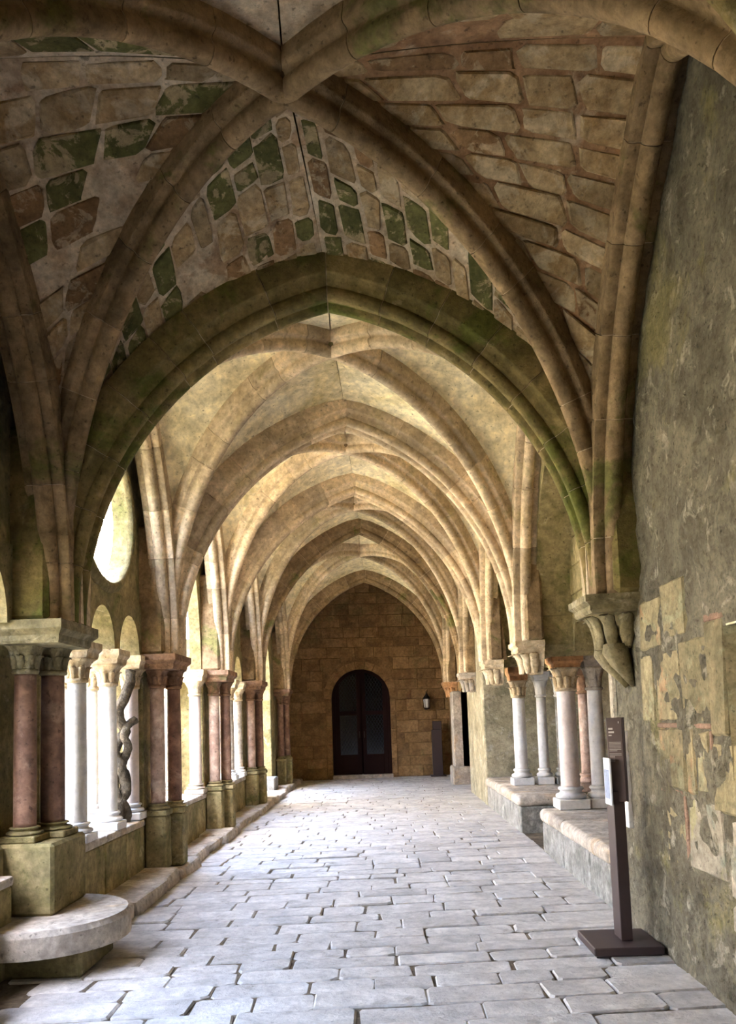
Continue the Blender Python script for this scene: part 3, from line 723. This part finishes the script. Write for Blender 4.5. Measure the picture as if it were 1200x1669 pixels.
# corbels
def corbel(y, x_out, label, tails, mat):
    root = empty('corbel', (XW, y, 2.33)); w = XW-x_out
    bm = bmesh.new()
    prof = [(.86, -.12), (.9, -.10), (.9, -.07), (1, -.045), (1, 0)]; rings = []
    for (s, z) in prof:
        rings.append([bm.verts.new(p) for p in ((.05, -.30*s, z), (-w*s, -.24*s, z), (-w*s, .24*s, z), (.05, .30*s, z))])
    for q in range(len(rings)-1):
        for i in range(4): bm.faces.new((rings[q][i], rings[q][(i+1) % 4], rings[q+1][(i+1) % 4], rings[q+1][i]))
    bm.faces.new(rings[0][::-1]); bm.faces.new(rings[-1]); bmobj('abacus', bm, mat, root)
    bm = bmesh.new(); rings = []
    for (s, z, b) in ((.25, -.36, .1), (.42, -.33, .13), (.5, -.27, .16), (.66, -.2, .2), (.86, -.12, .24)):
        ring = []
        for i in range(13):
            a = PI*i/12; rp = 1 + .10*math.cos(10*a)*(1 if z < -.15 else 0)
            ring.append(bm.verts.new((.05 - (w*s+.05)*math.sin(a)*rp, -b*math.cos(a)*rp, z)))
        rings.append(ring)
    for q in range(len(rings)-1):
        for i in range(12): bm.faces.new((rings[q][i], rings[q][i+1], rings[q+1][i+1], rings[q+1][i]))
    bm.faces.new(rings[0]); cp = bmobj('leaf_capital', bm, mat, root, True)
    for i in range(6):
        a = PI*(i+.5)/6
        lf = part('leaf|corb%s' % mat.name, lambda: leaf_mesh('leaf', .10, .22, .12, mat), cp, mat, (-(w*.5+.04)*math.sin(a), -.175*math.cos(a), -.35)); lf.rotation_euler.z = -PI/2 - a
    if tails:
        for s in (-1, 1):
            bm = bmesh.new()
            tube(bm, [(-.11, s*.11, -.33), (-.11, s*.11, -.37), (-.08, s*.10, -.45), (-.04, s*.085, -.54), (.0, s*.07, -.62)], [.085, .085, .07, .045, .018], 12); bmobj('tail', bm, mat, root, True)
        bm = bmesh.new(); tube(bm, [(-.06, 0, -.36), (-.06, 0, -.33)], [.15, .15], 14); bmobj('collar', bm, mat, root)
    tag(root, label, 'corbel', 'wall corbels')
corbel(YR[2], 1.40, 'grey carved corbel with two pointed tails on the near right wall', True, M_capg)
corbel(YR[3], 1.48, 'carved corbel above the thick pinkish column', False, M_cap)
corbel(YR[4], 1.50, 'carved corbel above the orange block on the right', False, M_cap)
corbel(YR[5], 1.46, 'pale leafy corbel on the far right wall', False, M_bench)
corbel(YR[6], 1.45, 'ochre corbel farthest right, near the dark door', False, M_orange)
corbel(YR[1], 1.40, 'carved corbel of the bay above the viewer', False, M_capg); corbel(YR[0], 1.40, 'carved corbel of the bay behind the viewer', False, M_capg)
for k in range(0, 7):
    box('springer', XR+.1, XW+.05, YR[k]-.3, YR[k]+.3, ZR, 3.6, M_arch if k != 2 else M_archg, wr, .03)

# ------------------------------------------------------------------ end wall and door
we = struct(empty('wall_end', (0, 0, 0)), 'ochre stone end wall with an arched doorway')
def EY(x): return 20.75 + .12*x
DC, DW, DZ = -.53, .77, 2.08        # door centre, half width, spring height
def end_slab():
    out = [(-3.2, 5.75), (-3.2, -.05), (DC-DW, -.05), (DC-DW, DZ)] + arc(DC, DZ, DW, 180, 0, 20)[1:] + [(DC+DW, -.05), (2.6, -.05), (2.6, 5.75)]
    o = extrude_shape('masonry', out, [], 0, .5, M_endwall, we)
    for v in o.data.vertices: yy = v.co.x; x = v.co.y; v.co = (x, EY(x)+yy, v.co.z)
end_slab()
z = 0.0; er = random.Random(9)
while z < 5.0:
    hgt = er.uniform(.24, .34); x = -2.5 - er.uniform(0, .4)
    while x < 1.9:
        w_ = er.uniform(.35, .75); x0, x1 = x, x+w_; x += w_
        zc = z+hgt/2
        def inside(px, pz): return abs(px-DC) < DW+.14 and (pz < DZ or math.hypot(px-DC, pz-DZ) < DW+.18)
        if inside(x0, zc) and inside(x1, zc): continue
        if inside((x0+x1)/2, zc): continue
        if inside(x1, zc): x1 = DC - (DW+.15 if zc < DZ else DW+.2)
        if inside(x0, zc): x0 = DC + (DW+.15 if zc < DZ else DW+.2)
        if x1-x0 < .12: continue
        bm = bmesh.new(); bbox(bm, x0+.006, x1-.006, -.02-er.uniform(0, .014), .05, z+.006, z+hgt-.006, .01, .006, er)
        for v in bm.verts: v.co.y += EY(v.co.x)
        bmobj('wall_block', bm, M_endwall, we)
    z += hgt
for i in range(11):
    a0_, a1_ = math.radians(180-i*180/11-1), math.radians(180-(i+1)*180/11+1); v = []
    for yy in (-.03, .06):
        for (a, rad) in ((a0_, DW), (a0_, DW+.2), (a1_, DW+.2), (a1_, DW)):
            x = DC+rad*math.cos(a); v.append((x, EY(x)+yy, DZ+rad*math.sin(a)))
    pyobj('door_voussoir', v, [(0, 1, 2, 3), (4, 7, 6, 5), (0, 4, 5, 1), (1, 5, 6, 2), (2, 6, 7, 3), (3, 7, 4, 0)], M_endwall, we)
for s in (-1, 1):
    for i in range(5):
        x0 = DC+s*(DW+.07); zz = .1+i*.39
        bm = bmesh.new(); bbox(bm, x0-.07, x0+.07, -.03, .06, zz+.005, zz+.385, .008)
        for v in bm.verts: v.co.y += EY(v.co.x)
        bmobj('jamb_block', bm, M_endwall, we)
th = box('threshold', DC-DW-.02, DC+DW+.02, EY(DC)-.1, EY(DC)+.3, -.02, .09, M_bench, we, .015)
box('sky_block_behind_door', -1.6, .6, EY(DC)+.5, EY(DC)+.6, -.05, 3.2, M_door, we, 0)  # dark panel added behind the door to hide the bright sky
dr = struct(empty('door_1', (DC, EY(DC)+.14, .09)), 'dark arched double door with leaded panes')
def dbox(name, x0, x1, y0, y1, z0, z1, mat, parent): return box(name, x0, x1, y0, y1, z0, z1, mat, parent, .006)
def clip_arch(x): return DZ-.09 + math.sqrt(max(0, DW*DW - x*x))
bm = bmesh.new(); N_ = 24
ou = [(-DW, 0)] + [(DW*math.cos(PI-PI*i/N_), DZ-.09+DW*math.sin(PI-PI*i/N_)) for i in range(N_+1)] + [(DW, 0)]
inn = [(-DW+.09, 0)] + [((DW-.09)*math.cos(PI-PI*i/N_), DZ-.09+(DW-.09)*math.sin(PI-PI*i/N_)) for i in range(N_+1)] + [(DW-.09, 0)]
fr_v = [[bm.verts.new((p[0], yy, p[1])) for p in L_] for L_ in (ou, inn) for yy in (-.05, .05)]
for i in range(len(ou)-1):
    bm.faces.new((fr_v[0][i], fr_v[0][i+1], fr_v[2][i+1], fr_v[2][i])); bm.faces.new((fr_v[1][i], fr_v[3][i], fr_v[3][i+1], fr_v[1][i+1]))
    bm.faces.new((fr_v[2][i], fr_v[2][i+1], fr_v[3][i+1], fr_v[3][i])); bm.faces.new((fr_v[0][i], fr_v[1][i], fr_v[1][i+1], fr_v[0][i+1]))
bmobj('door_frame', bm, M_door, dr)
for s in (-1, 1):
    lf = empty('door_leaf', (0, 0, 0), dr); xa, xb = (.02, DW-.09)
    dbox('stile', s*.02, s*.12, -.03, .03, 0, clip_arch(.12)-.05, M_door, lf); dbox('stile', s*(DW-.2), s*(DW-.09), -.03, .03, 0, clip_arch(DW-.12)-.02, M_door, lf)
    dbox('bottom_panel', s*.12, s*(DW-.2), -.025, .025, 0, .52, M_door, lf); dbox('rail', s*.12, s*(DW-.2), -.03, .03, 1.55, 1.66, M_door, lf)
    pn = [(s*.12, .52), (s*.12, clip_arch(.12)-.08), (s*.25, clip_arch(.25)-.09), (s*.4, clip_arch(.4)-.1), (s*(DW-.2), clip_arch(DW-.2)-.12), (s*(DW-.2), .52)]
    pyobj('pane', [(p[0], .0, p[1]) for p in pn]+[(p[0], .012, p[1]) for p in pn], [tuple(range(6)), tuple(range(11, 5, -1))], M_pane, lf)
    bm = bmesh.new()
    for q in range(-12, 26):
        for sg in (-1, 1):
            ptsl = []
            for t in range(0, 25):
                xx = .12 + t*(DW-.32)/24; zz = .52 + q*.13 + sg*(xx-.12)*1.6
                if .53 < zz < clip_arch(xx)-.1: ptsl.append((s*xx, -.004, zz))
            if len(ptsl) > 1:
                p0, p1 = Vector(ptsl[0]), Vector(ptsl[-1]); off = Vector((0, 0, .006))
                bm.faces.new([bm.verts.new(p) for p in (p0-off, p1-off, p1+off, p0+off)])
    bmobj('lead_lattice', bm, M_lead, lf)
    dbox('handle', s*.05, s*.075, -.07, -.03, .95, 1.12, M_iron, lf)
# lantern and dark stand at the end
lx = 1.2; ly = EY(1.2)-.16
la = empty('wall_lantern', (lx, ly, 1.72))
o = lathe('lantern_base', [(.03, 0), (.07, .02), (.08, .05)], M_iron, la, 6); lathe('lantern_glass', [(.05, .055), (.07, .08), (.08, .26), (.06, .29)], M_lamp, la, 12)
lathe('lantern_cap', [(.1, .29), (.09, .32), (.03, .4), (.015, .44)], M_iron, la, 6)
for i in range(6):
    a = PI*i/3; bm = bmesh.new(); tube(bm, [(.085*math.cos(a), .085*math.sin(a), .05), (.095*math.cos(a), .095*math.sin(a), .3)], [.006, .006], 5); bmobj('lantern_bar', bm, M_iron, la)
bm = bmesh.new(); tube(bm, [(0, 0, .43), (0, .04, .48), (0, .12, .48), (0, .2, .42)], [.01]*4, 6); bmobj('bracket', bm, M_iron, la)
tag(la, 'small iron wall lantern with frosted glass right of the arched door', 'lantern')
ds = empty('info_stand', (1.42, EY(1.42)-.35, 0)); box('stand_post', -.13, .13, -.06, .06, 0, 1.2, M_dark, ds, .008); box('stand_head', -.10, .13, -.05, .05, 1.2, 1.42, M_dark, ds, .008); box('stand_foot', -.2, .2, -.2, .2, 0, .03, M_dark, ds, .006)
tag(ds, 'dark information post standing in the far right corner', 'sign')

# ------------------------------------------------------------------ brown sign
sg = empty('info_sign', (1.50, 5.30, 0))
box('base_plate', -.215, .225, -.21, .23, .012, .062, M_dark, sg, .006); box('base_foot', -.2, .21, -.195, .215, 0, .012, M_dark, sg, .002)
box('post', -.0, .075, -.06, .10, .062, 1.02, M_dark, sg, .004)
hd = empty('head_panel', (.0375, -.055, 0), sg); hd.rotation_euler.z = math.radians(-24)
box('panel_body', -.052, .05, -.004, .02, .95, 1.50, M_panel, hd, .003)
box('shaded_edge_strip', .0501, .062, -.004, .02, .95, 1.50, M_dark, hd, .002)  # darker brown stands in for shade on the panel's unlit side
def bar(x0, x1, z0, z1): box('print_line', x0, x1, -.0052, -.004, z0, z1, M_print, hd, 0)
bar(-.04, -.012, 1.420, 1.432); bar(-.04, -.004, 1.398, 1.410); bar(-.04, -.02, 1.380, 1.387)
for i in range(7): bar(-.04, .036 if i < 6 else .01, 1.337-i*.0095, 1.3395-i*.0095)
for i in range(6): bar(-.04, .036 if i < 2 else -.006, 1.262-i*.0095, 1.2645-i*.0095)
bar(.024, .029, 1.462, 1.475)
fh = empty('leaflet_holder', (-.012, .0, 0), sg)
box('leaflet', -.012, .0, -.10, .04, .93, 1.235, M_paper, fh, .002); box('leaflet_picture', -.0135, -.012, -.085, .028, .97, 1.16, M_photo, fh, 0)
tag(sg, 'tall narrow brown information sign with leaflet on square foot', 'sign')

# ------------------------------------------------------------------ vine, plants, courtyard
def smooth_path(pts, m=6):
    P = [Vector(p) for p in pts]; out = []
    for i in range(len(P)-1):
        p0, p1, p2, p3 = P[max(i-1, 0)], P[i], P[i+1], P[min(i+2, len(P)-1)]
        for k in range(m):
            t = k/m; out.append(.5*((2*p1)+(p2-p0)*t+(2*p0-5*p1+4*p2-p3)*t*t+(3*p1-p0-3*p2+p3)*t**3))
    return out+[P[-1]]
vn = empty('vine_trunk', (-2.56, 7.62, .63))
def strand(name, pts, r0, r1):
    pp = smooth_path(pts); bm = bmesh.new(); n = len(pp)
    tube(bm, [p-Vector((-2.56, 7.62, .63)) for p in pp], [r0+(r1-r0)*i/(n-1) for i in range(n)], 10); bmobj(name, bm, M_bark, vn, True)
strand('stem', [(-2.56, 7.62, .58), (-2.55, 7.60, .78), (-2.50, 7.66, .98), (-2.53, 7.60, 1.15), (-2.60, 7.62, 1.32), (-2.52, 7.68, 1.5), (-2.56, 7.62, 1.68), (-2.50, 7.70, 1.88), (-2.47, 7.76, 2.1)], .056, .05)
strand('stem', [(-2.58, 7.66, .58), (-2.58, 7.66, .80), (-2.60, 7.60, 1.0), (-2.55, 7.68, 1.18), (-2.48, 7.66, 1.34), (-2.50, 7.62, 1.5), (-2.42, 7.72, 1.62)], .046, .038)
strand('stem', [(-2.52, 7.70, .58), (-2.50, 7.68, .75), (-2.56, 7.58, .92), (-2.60, 7.64, 1.1), (-2.56, 7.66, 1.3)], .04, .03)
tag(vn, 'grey twisted vine trunk climbing between the white columns', 'vine')
def leafy(name, loc, label, n, sx, sy, sz, leafsize, stem=True, rr=random.Random(21)):
    root = empty(name, loc); bm = bmesh.new()
    for i in range(n):
        c = Vector((rr.gauss(0, sx), rr.gauss(0, sy), rr.uniform(0, sz))); a = Vector((rr.uniform(-1, 1), rr.uniform(-1, 1), rr.uniform(-.4, .8))).normalized(); b = a.orthogonal().normalized(); c2 = a.cross(b)*.1
        s = leafsize*rr.uniform(.6, 1.2)
        bm.faces.new([bm.verts.new(p) for p in (c-a*s, c+b*s*.55+c2*s, c+a*s, c-b*s*.55+c2*s)])
    o = bmobj('foliage', bm, M_leaf, root); o['kind'] = 'stuff'
    if stem:
        for q in range(4):
            bm = bmesh.new(); tube(bm, smooth_path([(rr.uniform(-.05, .05), rr.uniform(-.05, .05), 0), (rr.gauss(0, sx), rr.gauss(0, sy), sz*.4), (rr.gauss(0, sx), rr.gauss(0, sy), sz*.75), (rr.gauss(0, sx), rr.gauss(0, sy), sz*.98)]), [.02]*19, 6); bmobj('branch', bm, M_bark, root)
    tag(root, label, 'plant')
leafy('climbing_shrub', (-4.7, 11.4, 0), 'green leafy climber in the garden beside the white column', 420, .28, .28, 2.4, .07)
leafy('garden_shrub', (-7.5, 17.5, 0), 'low green shrub in the courtyard', 500, .7, .7, 1.3, .08)
leafy('sill_fern', (-2.56, 6.85, 2.80), 'tiny green plant growing on the lower edge of the oculus', 60, .04, .12, .09, .025, False)
gd = struct(box('ground', -30, -3.0, -12, 30, -.3, -.05, M_ground, None, 0), 'courtyard ground of gravel and grass')
wo = struct(empty('wall_court', (0, 0, 0)), 'pale sunlit masonry walls around the courtyard')
def court_wall(x0, x1, y0, y1, h, zoff=0):
    box('court_wall_core', x0, x1, y0, y1, -.3, h, M_outer, wo, 0)
court_wall(-26, -3.25, 21.2, 22, 8.5); court_wall(-22, -21, -8, 22, 8.5); court_wall(-26, -3.25, -9, -8, 8.5)
cr_ = random.Random(17); z = -.05; cnt = 0
while z < 8 and cnt < 260:
    hgt = cr_.uniform(.34, .45); x = -12.5
    while x < -3.1:
        w_ = cr_.uniform(.5, .95)
        box('court_block', x+.01, min(x+w_, -3.1)-.01, 21.17-cr_.uniform(0, .02), 21.25, z+.01, z+hgt-.01, M_outer, wo, .012); x += w_; cnt += 1
    z += hgt
box('ochre_pillar', -4.75, -4.4, 13.0, 13.4, -.05, 2.6, M_ochre, wo, .02)
# unseen wall added behind the viewer to control light; the gallery runs on
wb = struct(box('added_back_wall', -3.2, 2.4, -7.6, -7, -.1, 5.75, M_pierstone, None, 0), 'added stone wall closing the gallery behind the viewer')
